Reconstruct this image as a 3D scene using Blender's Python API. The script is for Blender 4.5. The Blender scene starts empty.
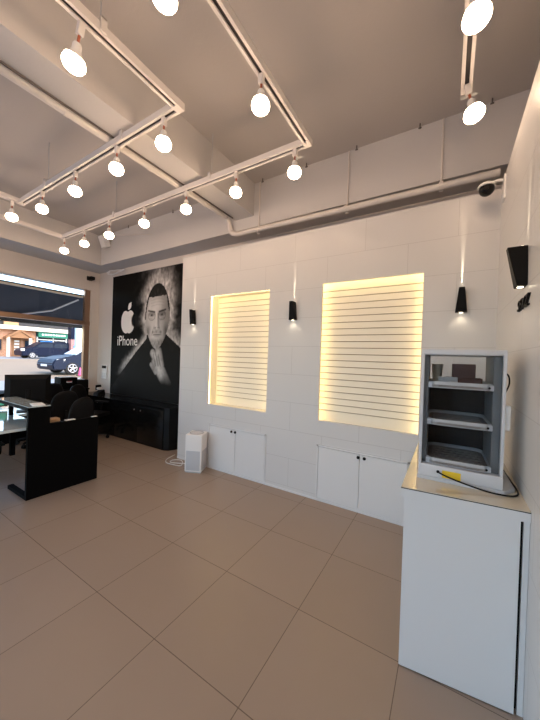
import bpy, bmesh, math, random
from mathutils import Vector, Matrix, noise
random.seed(7)
scene = bpy.context.scene
COL = scene.collection
PI = math.pi

# ------------------------------------------------------------------ materials
def mat(name, col, rough=.5, metal=0., spec=.5, bump=None, coat=0., var=None, emit=None, estr=0., trans=0., alpha=1., ior=1.45):
    m = bpy.data.materials.new(name); m.use_nodes = True
    nt = m.node_tree; b = nt.nodes['Principled BSDF']
    b.inputs['Base Color'].default_value = (*col, 1)
    b.inputs['Roughness'].default_value = rough
    b.inputs['Metallic'].default_value = metal
    b.inputs['Specular IOR Level'].default_value = spec
    b.inputs['Coat Weight'].default_value = coat
    b.inputs['Coat Roughness'].default_value = .05
    b.inputs['Transmission Weight'].default_value = trans
    b.inputs['IOR'].default_value = ior
    b.inputs['Alpha'].default_value = alpha
    if emit:
        b.inputs['Emission Color'].default_value = (*emit, 1)
        b.inputs['Emission Strength'].default_value = estr
    tc = nt.nodes.new('ShaderNodeTexCoord')
    if var:   # (scale, amount): blotchy wear in the paint itself
        n = nt.nodes.new('ShaderNodeTexNoise'); n.inputs['Scale'].default_value = var[0]; n.inputs['Detail'].default_value = 5
        nt.links.new(tc.outputs['Object'], n.inputs['Vector'])
        mx = nt.nodes.new('ShaderNodeMix'); mx.data_type = 'RGBA'
        mx.inputs[6].default_value = (*[c * (1 - var[1]) for c in col], 1)
        mx.inputs[7].default_value = (*[min(1, c * (1 + var[1])) for c in col], 1)
        nt.links.new(n.outputs['Fac'], mx.inputs[0]); nt.links.new(mx.outputs[2], b.inputs['Base Color'])
    if bump:
        n = nt.nodes.new('ShaderNodeTexNoise'); n.inputs['Scale'].default_value = bump[0]; n.inputs['Detail'].default_value = 4
        nt.links.new(tc.outputs['Object'], n.inputs['Vector'])
        bp = nt.nodes.new('ShaderNodeBump'); bp.inputs['Strength'].default_value = bump[1]; bp.inputs['Distance'].default_value = .01
        nt.links.new(n.outputs['Fac'], bp.inputs['Height']); nt.links.new(bp.outputs['Normal'], b.inputs['Normal'])
    return m

def math_node(nt, op, a, b=None):
    n = nt.nodes.new('ShaderNodeMath'); n.operation = op
    for i, v in enumerate((a, b)):
        if v is None: continue
        if isinstance(v, (int, float)): n.inputs[i].default_value = v
        else: nt.links.new(v, n.inputs[i])
    return n.outputs[0]

def floor_mat():
    m = mat('floor_tile', (.36, .26, .19), rough=.3, spec=.5)
    nt = m.node_tree; b = nt.nodes['Principled BSDF']
    g = nt.nodes.new('ShaderNodeNewGeometry'); s = nt.nodes.new('ShaderNodeSeparateXYZ')
    nt.links.new(g.outputs['Position'], s.inputs[0])
    tx = math_node(nt, 'DIVIDE', math_node(nt, 'ADD', s.outputs[0], 2.549 + 60 * .5932), .5932)
    ty = math_node(nt, 'DIVIDE', math_node(nt, 'ADD', s.outputs[1], -1.079 + 60 * .628), .628)
    def edge(t, w):
        f = math_node(nt, 'FRACT', t)
        d = math_node(nt, 'MINIMUM', f, math_node(nt, 'SUBTRACT', 1., f))
        return math_node(nt, 'LESS_THAN', d, w)
    grout = math_node(nt, 'MAXIMUM', edge(tx, .0034), edge(ty, .0034))
    cx = nt.nodes.new('ShaderNodeCombineXYZ')
    nt.links.new(math_node(nt, 'FLOOR', tx), cx.inputs[0]); nt.links.new(math_node(nt, 'FLOOR', ty), cx.inputs[1])
    wn = nt.nodes.new('ShaderNodeTexWhiteNoise'); nt.links.new(cx.outputs[0], wn.inputs['Vector'])
    no = nt.nodes.new('ShaderNodeTexNoise'); no.inputs['Scale'].default_value = 3.; no.inputs['Detail'].default_value = 6
    nt.links.new(g.outputs['Position'], no.inputs['Vector'])
    v = math_node(nt, 'ADD', math_node(nt, 'MULTIPLY', wn.outputs['Value'], .35), math_node(nt, 'MULTIPLY', no.outputs['Fac'], .65))
    mx = nt.nodes.new('ShaderNodeMix'); mx.data_type = 'RGBA'
    mx.inputs[6].default_value = (.325, .25, .192, 1); mx.inputs[7].default_value = (.36, .28, .219, 1)
    nt.links.new(v, mx.inputs[0])
    m2 = nt.nodes.new('ShaderNodeMix'); m2.data_type = 'RGBA'
    nt.links.new(grout, m2.inputs[0]); nt.links.new(mx.outputs[2], m2.inputs[6]); m2.inputs[7].default_value = (.15, .11, .08, 1)
    nt.links.new(m2.outputs[2], b.inputs['Base Color'])
    r = math_node(nt, 'ADD', .24, math_node(nt, 'MULTIPLY', no.outputs['Fac'], .16))
    nt.links.new(math_node(nt, 'ADD', r, math_node(nt, 'MULTIPLY', grout, .4)), b.inputs['Roughness'])
    bp = nt.nodes.new('ShaderNodeBump'); bp.inputs['Strength'].default_value = .5; bp.inputs['Distance'].default_value = .002
    nt.links.new(math_node(nt, 'SUBTRACT', 1., grout), bp.inputs['Height']); nt.links.new(bp.outputs['Normal'], b.inputs['Normal'])
    return m

def panel_mat(name, axis, z0=.06):
    """glossy white wall boards laid in running bond: 0.826 m long, 0.338 m high"""
    m = mat(name, (.66, .65, .645), rough=.33, spec=.45)
    nt = m.node_tree; b = nt.nodes['Principled BSDF']
    g = nt.nodes.new('ShaderNodeNewGeometry'); s = nt.nodes.new('ShaderNodeSeparateXYZ')
    nt.links.new(g.outputs['Position'], s.inputs[0])
    tz = math_node(nt, 'DIVIDE', math_node(nt, 'ADD', s.outputs[2], -z0 + 4 * .338), .338)
    row = math_node(nt, 'FLOOR', tz)
    odd = math_node(nt, 'MODULO', row, 2.)
    off = math_node(nt, 'MULTIPLY', odd, .413)
    u = math_node(nt, 'ADD', math_node(nt, 'ADD', s.outputs[axis], -.039 + 40 * .826), off)
    tu = math_node(nt, 'DIVIDE', u, .826)
    def edge(t, w):
        f = math_node(nt, 'FRACT', t)
        d = math_node(nt, 'MINIMUM', f, math_node(nt, 'SUBTRACT', 1., f))
        return math_node(nt, 'LESS_THAN', d, w)
    j = math_node(nt, 'MAXIMUM', edge(tz, .0055), edge(tu, .0023))
    mx = nt.nodes.new('ShaderNodeMix'); mx.data_type = 'RGBA'
    mx.inputs[6].default_value = (.66, .65, .645, 1); mx.inputs[7].default_value = (.51, .495, .49, 1)
    nt.links.new(j, mx.inputs[0]); nt.links.new(mx.outputs[2], b.inputs['Base Color'])
    bp = nt.nodes.new('ShaderNodeBump'); bp.inputs['Strength'].default_value = .4; bp.inputs['Distance'].default_value = .002
    nt.links.new(math_node(nt, 'SUBTRACT', 1., j), bp.inputs['Height']); nt.links.new(bp.outputs['Normal'], b.inputs['Normal'])
    return m

def brick_mat(name, c1, c2, mortar, scale):
    m = mat(name, c1, rough=.8)
    nt = m.node_tree; b = nt.nodes['Principled BSDF']
    g = nt.nodes.new('ShaderNodeNewGeometry'); s = nt.nodes.new('ShaderNodeSeparateXYZ'); c = nt.nodes.new('ShaderNodeCombineXYZ')
    nt.links.new(g.outputs['Position'], s.inputs[0])
    nt.links.new(s.outputs[1], c.inputs[0]); nt.links.new(s.outputs[2], c.inputs[1])
    t = nt.nodes.new('ShaderNodeTexBrick'); t.inputs['Scale'].default_value = scale
    t.inputs['Color1'].default_value = (*c1, 1); t.inputs['Color2'].default_value = (*c2, 1); t.inputs['Mortar'].default_value = (*mortar, 1)
    nt.links.new(c.outputs[0], t.inputs['Vector']); nt.links.new(t.outputs['Color'], b.inputs['Base Color'])
    return m

def attr_mat(name, attr, rough):
    m = mat(name, (.5, .5, .5), rough=rough)
    nt = m.node_tree; a = nt.nodes.new('ShaderNodeVertexColor'); a.layer_name = attr
    nt.links.new(a.outputs['Color'], nt.nodes['Principled BSDF'].inputs['Base Color'])
    return m

def glass_mat(name, tint=(1, 1, 1), refl=.3):
    m = bpy.data.materials.new(name); m.use_nodes = True; nt = m.node_tree; nt.nodes.clear()
    o = nt.nodes.new('ShaderNodeOutputMaterial'); t = nt.nodes.new('ShaderNodeBsdfTransparent'); t.inputs[0].default_value = (*tint, 1)
    gl = nt.nodes.new('ShaderNodeBsdfGlossy'); gl.inputs['Roughness'].default_value = .02; gl.inputs['Color'].default_value = (1, 1, 1, 1)
    lw = nt.nodes.new('ShaderNodeFresnel'); lw.inputs['IOR'].default_value = 1.45
    mx = nt.nodes.new('ShaderNodeMixShader')
    nt.links.new(math_node(nt, 'MULTIPLY', lw.outputs[0], refl), mx.inputs[0])
    nt.links.new(t.outputs[0], mx.inputs[1]); nt.links.new(gl.outputs[0], mx.inputs[2]); nt.links.new(mx.outputs[0], o.inputs[0])
    return m

M = {}
M['floor'] = floor_mat()
M['panel_x'] = panel_mat('white_panel_back', 0)
M['panel_y'] = panel_mat('white_panel_side', 1, .0)
M['paint'] = mat('ceiling_paint', (.50, .465, .44), rough=.75, bump=(30, .12), var=(.8, .04))
M['beam'] = mat('beam_paint', (.60, .58, .565), rough=.7, bump=(20, .15), var=(1.2, .05))
M['wall'] = mat('wall_paint', (.70, .64, .59), rough=.55, bump=(40, .05))
M['white'] = mat('white_laminate', (.73, .725, .725), rough=.35)
M['white_pl'] = mat('white_plastic', (.82, .81, .80), rough=.4)
M['track'] = mat('track_white', (.75, .71, .68), rough=.45)
M['dark_slot'] = mat('dark_slot', (.025, .02, .02), rough=.6)
M['copper'] = mat('copper_cord', (.45, .13, .07), rough=.4, metal=.3)
M['bulb'] = mat('bulb_glow', (1, .95, .85), rough=.3, emit=(1., .69, .46), estr=44.)
M['led'] = mat('led_strip', (1, .9, .6), rough=.4, emit=(1., .77, .38), estr=12.5)
M['sconce_led'] = mat('sconce_led', (1, .95, .85), rough=.4, emit=(1., .85, .6), estr=5.)
M['black'] = mat('black_metal', (.008, .0075, .0075), rough=.45, spec=.12)
M['blackgloss'] = mat('black_gloss', (.006, .006, .006), rough=.16, spec=.35)
M['desk'] = mat('black_laminate', (.0035, .0035, .0038), rough=.55, spec=.05)
M['leather'] = mat('black_leather', (.008, .008, .009), rough=.5, spec=.14, bump=(120, .2))
M['slat'] = mat('slat_board', (.90, .84, .71), rough=.5)
M['groove'] = mat('slat_groove', (.30, .22, .12), rough=.6)
M['pipe'] = mat('pipe_paint', (.74, .69, .64), rough=.45, bump=(25, .06))
M['grey'] = mat('grey_plastic', (.46, .47, .49), rough=.45)
M['lightgrey'] = mat('light_grey_plastic', (.62, .63, .66), rough=.4)
M['gap_bolt'] = mat('gap_and_bolt_grey', (.12, .10, .09), rough=.5)  # dark tone for the painted gap line and the bolts
M['inner'] = mat('case_inner_grey', (.17, .18, .19), rough=.45)
M['mesh'] = mat('grey_grille', (.56, .57, .60), rough=.6, bump=(400, .4))
M['tray'] = mat('brown_tray', (.24, .205, .18), rough=.45)
M['brownbox'] = mat('dark_brown_card', (.10, .035, .025), rough=.55)
M['yellow'] = mat('yellow_label', (.85, .58, .03), rough=.5)
M['paper'] = mat('paper_white', (.85, .87, .88), rough=.6)
M['tan'] = mat('tan_card', (.42, .26, .14), rough=.7)
M['glasstop'] = mat('niche_reflect_glass_top', (.60, .55, .43), rough=.06, spec=.6, coat=.6)  # cream base carries the reflection of the lit niche
M['worktop'] = mat('glare_glass_worktop', (.70, .80, .82), rough=.08, spec=.9, coat=1.)  # pale cyan base carries the bright reflection of the window
M['chrome'] = mat('chrome', (.75, .75, .77), rough=.18, metal=1.)
M['bronze'] = mat('brushed_bronze_frame', (.36, .235, .165), rough=.3, metal=.85)
M['glass'] = glass_mat('clear_glass')
M['caseglass'] = glass_mat('case_glass', (.93, .94, .95), .3)
M['screen'] = mat('screen_green', (.05, .2, .12), rough=.3, emit=(.1, .5, .33), estr=.5)
M['print'] = attr_mat('poster_print', 'print', .55); M['print'].node_tree.nodes['Principled BSDF'].inputs['Specular IOR Level'].default_value = .05
M['printwhite'] = mat('poster_white_ink', (.9, .86, .83), rough=.45)
M['asphalt'] = mat('road_paving', (.28, .21, .145), rough=.9, var=(.4, .08))
M['pave'] = mat('grey_paving', (.27, .28, .30), rough=.9, var=(.6, .08))
M['brick'] = brick_mat('facade_brick', (.40, .17, .09), (.50, .24, .13), (.5, .4, .32), 4.)
M['brickp'] = brick_mat('pillar_brick', (.42, .20, .19), (.36, .16, .15), (.4, .3, .3), 5.)
M['timber'] = mat('gable_timber', (.30, .15, .07), rough=.7, var=(6, .2))
M['cream'] = mat('cream_render', (.75, .68, .55), rough=.7)
M['greensign'] = mat('green_sign', (.01, .17, .11), rough=.5)
M['bluesign'] = mat('blue_poster', (.03, .25, .70), rough=.5)
M['shopglass'] = mat('shop_glass', (.012, .025, .05), rough=.15, spec=.15)
M['vanpaint'] = mat('van_paint', (.004, .009, .03), rough=.35, spec=.10)
M['carpaint'] = mat('car_paint', (.004, .011, .034), rough=.3, spec=.16)
M['tyre'] = mat('tyre', (.012, .012, .012), rough=.8)
M['alloy'] = mat('alloy', (.5, .5, .52), rough=.3, metal=.8)
M['lamp'] = mat('headlamp', (.85, .88, .9), rough=.1, coat=1.)
M['red'] = mat('red_plastic', (.6, .02, .02), rough=.3)
M['pink'] = mat('pink_tag', (.8, .10, .25), rough=.5)
M['awning'] = mat('navy_awning', (.018, .022, .032), rough=.7, bump=(60, .1))
M['darkfac'] = mat('dark_facade', (.03, .03, .035), rough=.6)
M['palepole'] = mat('pale_blue_metal', (.55, .68, .78), rough=.4)

# ------------------------------------------------------------------ mesh builder
class MB:
    def __init__(s): s.bm = bmesh.new(); s.mats = []
    def _mi(s, m):
        if m not in s.mats: s.mats.append(m)
        return s.mats.index(m)
    def _set(s, faces, m):
        if m is None: return
        i = s._mi(m)
        for f in faces: f.material_index = i
    def box(s, x0, x1, y0, y1, z0, z1, m=None, bev=0.):
        r = bmesh.ops.create_cube(s.bm, size=1.)
        for v in r['verts']:
            v.co = Vector(((x0 + x1) / 2 + v.co.x * (x1 - x0), (y0 + y1) / 2 + v.co.y * (y1 - y0), (z0 + z1) / 2 + v.co.z * (z1 - z0)))
        fs = list({f for v in r['verts'] for f in v.link_faces})
        s._set(fs, m)
        if bev:
            es = list({e for f in fs for e in f.edges})
            bmesh.ops.bevel(s.bm, geom=es, offset=bev, segments=2, affect='EDGES', profile=.6)
        return s
    def prism(s, pts, d, m=None):
        """closed outline pts (3-D) swept along vector d"""
        d = Vector(d); a = [s.bm.verts.new(Vector(p)) for p in pts]; b = [s.bm.verts.new(Vector(p) + d) for p in pts]
        n = len(a); fs = [s.bm.faces.new(a[::-1]), s.bm.faces.new(b)]
        for i in range(n): fs.append(s.bm.faces.new((a[i], a[(i + 1) % n], b[(i + 1) % n], b[i])))
        s._set(fs, m); return s
    def hull(s, lo, hi, m=None):
        """two outlines of equal count, bridged"""
        a = [s.bm.verts.new(Vector(p)) for p in lo]; b = [s.bm.verts.new(Vector(p)) for p in hi]
        n = len(a); fs = [s.bm.faces.new(a[::-1]), s.bm.faces.new(b)]
        for i in range(n): fs.append(s.bm.faces.new((a[i], a[(i + 1) % n], b[(i + 1) % n], b[i])))
        s._set(fs, m); return s
    def lathe(s, prof, c=(0, 0, 0), n=24, m=None, axis='z'):
        c = Vector(c); rings = []
        def P(r, h, t):
            x, y = r * math.cos(t), r * math.sin(t)
            return c + (Vector((x, y, h)) if axis == 'z' else Vector((h, x, y)) if axis == 'x' else Vector((x, h, y)))
        for r, h in prof:
            rings.append([s.bm.verts.new(P(0, h, 0))] if r < 1e-6 else [s.bm.verts.new(P(r, h, 2 * PI * k / n)) for k in range(n)])
        fs = []
        for a, b in zip(rings, rings[1:]):
            for k in range(n):
                k2 = (k + 1) % n
                if len(a) == 1 and len(b) == 1: continue
                if len(a) == 1: fs.append(s.bm.faces.new((a[0], b[k2], b[k])))
                elif len(b) == 1: fs.append(s.bm.faces.new((a[k], a[k2], b[0])))
                else: fs.append(s.bm.faces.new((a[k], a[k2], b[k2], b[k])))
        for R in (rings[0], rings[-1]):
            if len(R) > 1: fs.append(s.bm.faces.new(R))
        s._set(fs, m); return s
    def tube(s, pts, r, n=10, m=None):
        pts = [Vector(p) for p in pts]; rings = []
        up = Vector((0, 0, 1))
        for i, p in enumerate(pts):
            t = (pts[min(i + 1, len(pts) - 1)] - pts[max(i - 1, 0)]).normalized()
            a = t.cross(up) if abs(t.dot(up)) < .95 else t.cross(Vector((1, 0, 0)))
            a.normalize(); b = t.cross(a)
            rr = r[i] if isinstance(r, (list, tuple)) else r
            rings.append([s.bm.verts.new(p + rr * (math.cos(2 * PI * k / n) * a + math.sin(2 * PI * k / n) * b)) for k in range(n)])
        # keep rings aligned
        fs = []
        for a, b in zip(rings, rings[1:]):
            best = min(range(n), key=lambda o: sum((a[k].co - b[(k + o) % n].co).length for k in range(0, n, 2)))
            b[:] = b[best:] + b[:best]
            for k in range(n): fs.append(s.bm.faces.new((a[k], a[(k + 1) % n], b[(k + 1) % n], b[k])))
        fs += [s.bm.faces.new(rings[0][::-1]), s.bm.faces.new(rings[-1])]
        s._set(fs, m); return s
    def xf(s, mtx):
        bmesh.ops.transform(s.bm, matrix=mtx, verts=s.bm.verts[:]); return s
    def build(s, name, m, parent=None, smooth=35, loc=None):
        bmesh.ops.recalc_face_normals(s.bm, faces=s.bm.faces[:])
        me = bpy.data.meshes.new(name); s.bm.to_mesh(me); s.bm.free()
        for k in (s.mats or [m]): me.materials.append(k)
        if smooth:
            me.polygons.foreach_set('use_smooth', [True] * len(me.polygons)); me.set_sharp_from_angle(angle=math.radians(smooth))
        o = bpy.data.objects.new(name, me); COL.objects.link(o)
        if parent: o.parent = parent
        if loc: o.location = loc
        return o

def thing(name, label, cat, loc=(0, 0, 0), rz=0., group=None):
    o = bpy.data.objects.new(name, None); COL.objects.link(o)
    o.empty_display_size = .05
    o.location = loc; o.rotation_euler = (0, 0, rz); o['label'] = label; o['category'] = cat
    if group: o['group'] = group
    return o
def tag(o, label, cat, group=None):
    o['label'] = label; o['category'] = cat
    if group: o['group'] = group
    return o
def struct(o, label=None):
    o['kind'] = 'structure'
    if label: o['label'] = label
    return o
def copy_tree(o, parent=None):
    c = o.copy(); COL.objects.link(c)
    if parent: c.parent = parent
    for ch in list(o.children): copy_tree(ch, c)
    return c
def spline(pts, n=8):
    pts = [Vector(p) for p in pts]; out = []
    for i in range(len(pts) - 1):
        p0, p1, p2, p3 = pts[max(i - 1, 0)], pts[i], pts[i + 1], pts[min(i + 2, len(pts) - 1)]
        for k in range(n):
            t = k / n
            out.append(.5 * ((2 * p1) + (p2 - p0) * t + (2 * p0 - 5 * p1 + 4 * p2 - p3) * t * t + (3 * p1 - p0 - 3 * p2 + p3) * t ** 3))
    return out + [pts[-1]]

# ------------------------------------------------------------------ setting
XL, XR, YB, YF, ZC = -6.88, .339, 3.65, -2.6, 4.0
YP = 3.1356                      # face of the furred-out panel wall
XS = 1.6
struct(MB().box(XL - .25, XS + .1, YF - .2, YB + .2, -.12, 0).build('floor', M['floor'], smooth=0), 'brown glossy square floor tiles')
struct(MB().box(XL - .25, XS + .1, YF - .2, YB + .2, ZC, ZC + .1).build('ceiling', M['paint'], smooth=0), 'beige painted concrete ceiling')
struct(MB().box(XL - .25, XS, YB, YB + .15, 0, ZC).build('wall_rear', M['wall'], smooth=0), 'cream wall behind the poster')
struct(MB().box(XL, XS, 3.3, YB, 3.40, ZC).build('trim_1', M['beam'], smooth=0), 'pale concrete beam above the panelled wall')
struct(MB().box(XL, -6.2, YF, 3.3, 3.40, ZC).build('trim_2', M['beam'], smooth=0), 'pale beam above the shop window')
struct(MB().box(-2.68, -2.36, YF, 3.3, 3.557, ZC).build('trim_3', M['beam'], smooth=0), 'ceiling beam running out from the panelled wall')
# right wall panels (stop below the ceiling) and the plain wall above
struct(MB().box(XR, XR + .12, YF, YB, 0, 3.13).build('wall_right', M['panel_y'], smooth=0), 'white panelled wall beside the counter')
struct(MB().box(XS, XS + .1, YF, YB, 0, ZC).build('wall_side', M['beam'], smooth=0))

# panelled wall with two openings (niche 1 deep, niche 2 shallow) and two cabinet openings
N1 = (-2.9616, -1.956, .9095, 2.4658); N2 = (-1.2524, -.2301, .9095, 2.4658)
C1 = (-2.915, -1.940, .03, .634); C2 = (-1.2525, -.2901, .03, .634)
XP0 = -3.5518
def panel_wall():
    b = MB(); y0, y1 = YP, YP + .03
    xs = sorted({XP0, XR} | {v for n in (N1, N2, C1, C2) for v in n[:2]})
    zs = sorted({0, 3.1107} | {v for n in (N1, N2, C1, C2) for v in n[2:]})
    for i in range(len(xs) - 1):
        for k in range(len(zs) - 1):
            cx, cz = (xs[i] + xs[i + 1]) / 2, (zs[k] + zs[k + 1]) / 2
            if any(n[0] < cx < n[1] and n[2] < cz < n[3] for n in (N1, N2, C1, C2)): continue
            b.box(xs[i], xs[i + 1], y0, y1, zs[k], zs[k + 1])
    b.box(XP0, XP0 + .03, y1, YB, 0, 3.1107)
    bmesh.ops.remove_doubles(b.bm, verts=b.bm.verts[:], dist=1e-5)
    return b.build('wall_back', M['panel_x'], smooth=0)
wb = struct(panel_wall(), 'white panelled wall with two lit niches')

def niche(n, depth, lip, name):
    x0, x1, z0, z1 = n; ya = YP + .03; yb = YP + depth
    t = .012; X0, X1, Z0, Z1 = x0 - lip, x1 + lip, z0 - lip, z1 + lip
    l = MB()
    l.box(X0 - t, X0, ya, yb + .05, Z0 - t, Z1 + t); l.box(X1, X1 + t, ya, yb + .05, Z0 - t, Z1 + t)
    l.box(X0, X1, ya, yb + .05, Z0 - t, Z0); l.box(X0, X1, ya, yb + .05, Z1, Z1 + t)
    o = l.build('niche_lining', M['slat'], smooth=0); struct(o); o.parent = wb
    s = MB(); pitch = .0725; z = Z1; grooves = []
    zz = [z1 - .072 - pitch * k for k in range(20)]
    ed = [Z1] + zz + [Z0]
    for a, b_ in zip(ed, ed[1:]):
        s.box(X0, X1, yb, yb + .022, b_ + .0042, a - .0042, M['slat'])
    s.box(X0, X1, yb + .014, yb + .05, Z0, Z1, M['groove'])
    o = s.build('slat_panel', M['slat'], smooth=0); struct(o); o.parent = wb
    # frame of led strip tucked behind the lip, shining onto the slats
    e = MB(); w = .012; y = YP + .032
    e.box(X0 + .003, X0 + .003 + w, y, y + .006, Z0, Z1); e.box(X1 - .003 - w, X1 - .003, y, y + .006, Z0, Z1)
    e.box(X0 + .02, X1 - .02, y, y + .006, Z1 - .003 - w, Z1 - .003)
    o = e.build('led_strip', M['led'], smooth=0); struct(o); o.parent = wb
niche(N1, .20, .016, 'niche')
niche(N2, .11, .045, 'niche')

# left wall with the shop window
WY0, WY1, WZ0, WZ1 = -2.2, 3.475, .35, 2.98
w = MB(); x0, x1 = XL - .2, XL
w.box(x0, x1, YF, WY0, 0, ZC); w.box(x0, x1, WY1, YB, 0, ZC); w.box(x0, x1, WY0, WY1, 0, WZ0); w.box(x0, x1, WY0, WY1, WZ1, ZC)
struct(w.build('wall_left', M['wall'], smooth=0), 'cream wall around the shop window')
# front wall behind the viewer: open shop front
f = MB(); y0, y1 = YF - .2, YF
f.box(XL, -6.3, y0, y1, 0, ZC); f.box(-.1, XS, y0, y1, 0, ZC); f.box(-6.3, -.1, y0, y1, 3.1, ZC); f.box(-6.3, -.1, y0, y1, 0, .08)
struct(f.build('wall_front', M['wall'], smooth=0))

wf = MB(); xf0, xf1 = XL - .12, XL - .04
wf.box(xf0, xf1, WY1 - .11, WY1, WZ0, WZ1); wf.box(xf0, xf1, WY0, WY0 + .08, WZ0, WZ1)
wf.box(xf0, xf1, WY0, WY1, WZ0, WZ0 + .08)
wf.box(xf0, xf1 + .02, WY0, WY1, 2.195, 2.285)
wf.box(xf0, xf1, .1, .18, WZ0, WZ1)
win = struct(wf.build('window_1', M['bronze'], smooth=0), 'shop window with brushed bronze frame')
p = struct(MB().box(XL - .085, XL - .077, WY0 + .02, WY1 - .02, WZ0 + .02, WZ1 - .002).build('window_pane', M['glass'], smooth=0)); p.parent = win

# ------------------------------------------------------------------ pipes and ceiling fittings
pb = thing('conduit_pipe', 'thick white pipe strapped along the beam over the panelled wall', 'pipe', (0, 0, 3.33))
def rel(pts, o): return [Vector(q) - o.location for q in pts]
MB().tube(rel(spline([(-2.737, 3.178, 3.572), (-2.737, 3.235, 3.50), (-2.72, 3.262, 3.39), (-2.60, 3.264, 3.337), (-2.3, 3.264, 3.335), (-1., 3.264, 3.322), (.335, 3.264, 3.318)], 6), pb), .034, 14).build('pipe_run', M['pipe'], pb)
for x in (-2.262, -1.045, -.118):
    b = MB().tube(rel([(x, 3.29, 3.99), (x, 3.29, 3.36)], pb), .009, 8)
    b.build('drop_conduit', M['pipe'], pb)
    b = MB().tube(rel([(x - .018, 3.264, 3.327), (x + .018, 3.264, 3.327)], pb), .040, 14); b.box(x - .018, x + .018, 3.285, 3.299, 3.28 - 3.33, 3.375 - 3.33)
    b.build('pipe_clamp', M['pipe'], pb)
pc = thing('conduit_pipe', 'thick white pipe along the lower edge of the ceiling beam', 'pipe', (-2.8, 0, 3.5))
MB().tube(rel([(-2.737, YF, 3.584), (-2.737, .8, 3.584), (-2.737, 2.1, 3.584), (-2.737, 3.145, 3.584)], pc), .051, 16).build('pipe_run', M['pipe'], pc)
MB().tube(rel([(-2.652, YF, 3.546), (-2.652, 1.8, 3.546), (-2.652, 3.2, 3.546)], pc), .009, 8).build('gap_shade_line', M['gap_bolt'], pc)  # dark tube stands in for the shaded gap between pipe and beam
for y in (.62, 1.15, 1.95, 2.75):
    b = MB().tube(rel([(-2.737, y - .02, 3.584), (-2.737, y + .02, 3.584)], pc), .055, 16); b.box(.05, .118, y - .02, y + .02, .056, .068 - .012 + .001 + .008)
    b.build('pipe_clamp', M['pipe'], pc)

for k, x in enumerate((-5.2, -3.97, -2.2, -1.56, -.95, -.32, .26)):
    b = MB().tube([(0, 0, 0), (0, 0, -.05)], .006, 6); b.tube([(-.014, 0, -.045), (.014, 0, -.045)], .007, 6)
    o = b.build('anchor_bolt', M['gap_bolt']); o.location = (x, 3.255, ZC)
    tag(o, 'small dark anchor bolt in the ceiling along the wall beam', 'bolt', 'anchor bolts along the ceiling edge')
ZT = 3.5
def track(name, label, runs, rods):
    """runs: list of straight pieces ((x,y),(x,y)); a white channel with a dark slot underneath"""
    t = thing(name, label, 'light track', (runs[0][0][0], runs[0][0][1], ZT))
    o = t.location; seen = set()
    for (ax, ay), (bx, by) in runs:
        h = .0325
        along = 'x' if abs(bx - ax) > abs(by - ay) else 'y'
        e = -.034        # runs stop at the corner blocks
        X0, X1 = (min(ax, bx) - e, max(ax, bx) + e) if along == 'x' else (ax - h, ax + h)
        Y0, Y1 = (min(ay, by) - e, max(ay, by) + e) if along == 'y' else (ay - h, ay + h)
        b = MB()
        bx0, bx1, by0, by1 = X0 - o.x, X1 - o.x, Y0 - o.y, Y1 - o.y
        b.box(bx0, bx1, by0, by1, -.002, .028, M['track'])
        if along == 'x':
            for q in (by0, by1 - .02): b.box(bx0, bx1, q, q + .02, -.024, -.002, M['track'])
            b.box(bx0, bx1, by0 + .02, by1 - .02, -.012, -.002, M['dark_slot'])
        else:
            for q in (bx0, bx1 - .02): b.box(q, q + .02, by0, by1, -.024, -.002, M['track'])
            b.box(bx0 + .02, bx1 - .02, by0, by1, -.012, -.002, M['dark_slot'])
        for ex, ey in ((ax, ay), (bx, by)):
            if (ex, ey) in seen: continue
            seen.add((ex, ey))
            b.box(ex - .034 - o.x, ex + .034 - o.x, ey - .034 - o.y, ey + .034 - o.y, -.0245, .03, M['track'])
        b.build('rail', M['track'], t, smooth=0)
    for x, y in rods:
        zt = 3.557 if -2.68 < x < -2.36 else ZC
        r = MB(); r.tube([(x - o.x, y - o.y, .06), (x - o.x, y - o.y, zt - ZT)], .0035, 6, M['grey'])
        al = any(abs(ay - by) < 1e-6 and abs(ay - y) < .1 for (ax, ay), (bx, by) in runs)
        wx, wy = (.018, .042) if al else (.042, .018)
        for sg in (-1, 1):
            if al: r.box(x - o.x - wx, x - o.x + wx, y - o.y + sg * .038 - .004, y - o.y + sg * .038 + .004, -.02, .06, M['track'])
            else: r.box(x - o.x + sg * .038 - .004, x - o.x + sg * .038 + .004, y - o.y - wy, y - o.y + wy, -.02, .06, M['track'])
        r.box(x - o.x - wx, x - o.x + wx, y - o.y - wy, y - o.y + wy, .052, .062, M['track'])
        r.build('hanger', M['track'], t)
    return t
AY, AX0, AX1 = 2.33, -5.54, -1.118
BY, BX0, BX1 = 1.515, -4.755, -1.825
track('lighting_track', 'outer white light track hanging nearest the panelled wall', [((AX0, AY), (AX1, AY)), ((AX1, AY), (AX1, -.6)), ((AX0, AY), (AX0, -.6))],
      [(-4.03, AY), (-2.24, AY), (AX1, .82), (AX0, .8)])
track('lighting_track', 'inner white light track nested inside the longer outer one', [((BX0, BY), (BX1, BY)), ((BX1, BY), (BX1, -.6)), ((BX0, BY), (BX0, -.6))],
      [(-4.01, BY), (-2.52, BY), (BX1, .93)])
track('lighting_track', 'short straight white light track over the counter', [((.045, 2.38), (.045, -.4))], [(.045, .9)])

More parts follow.
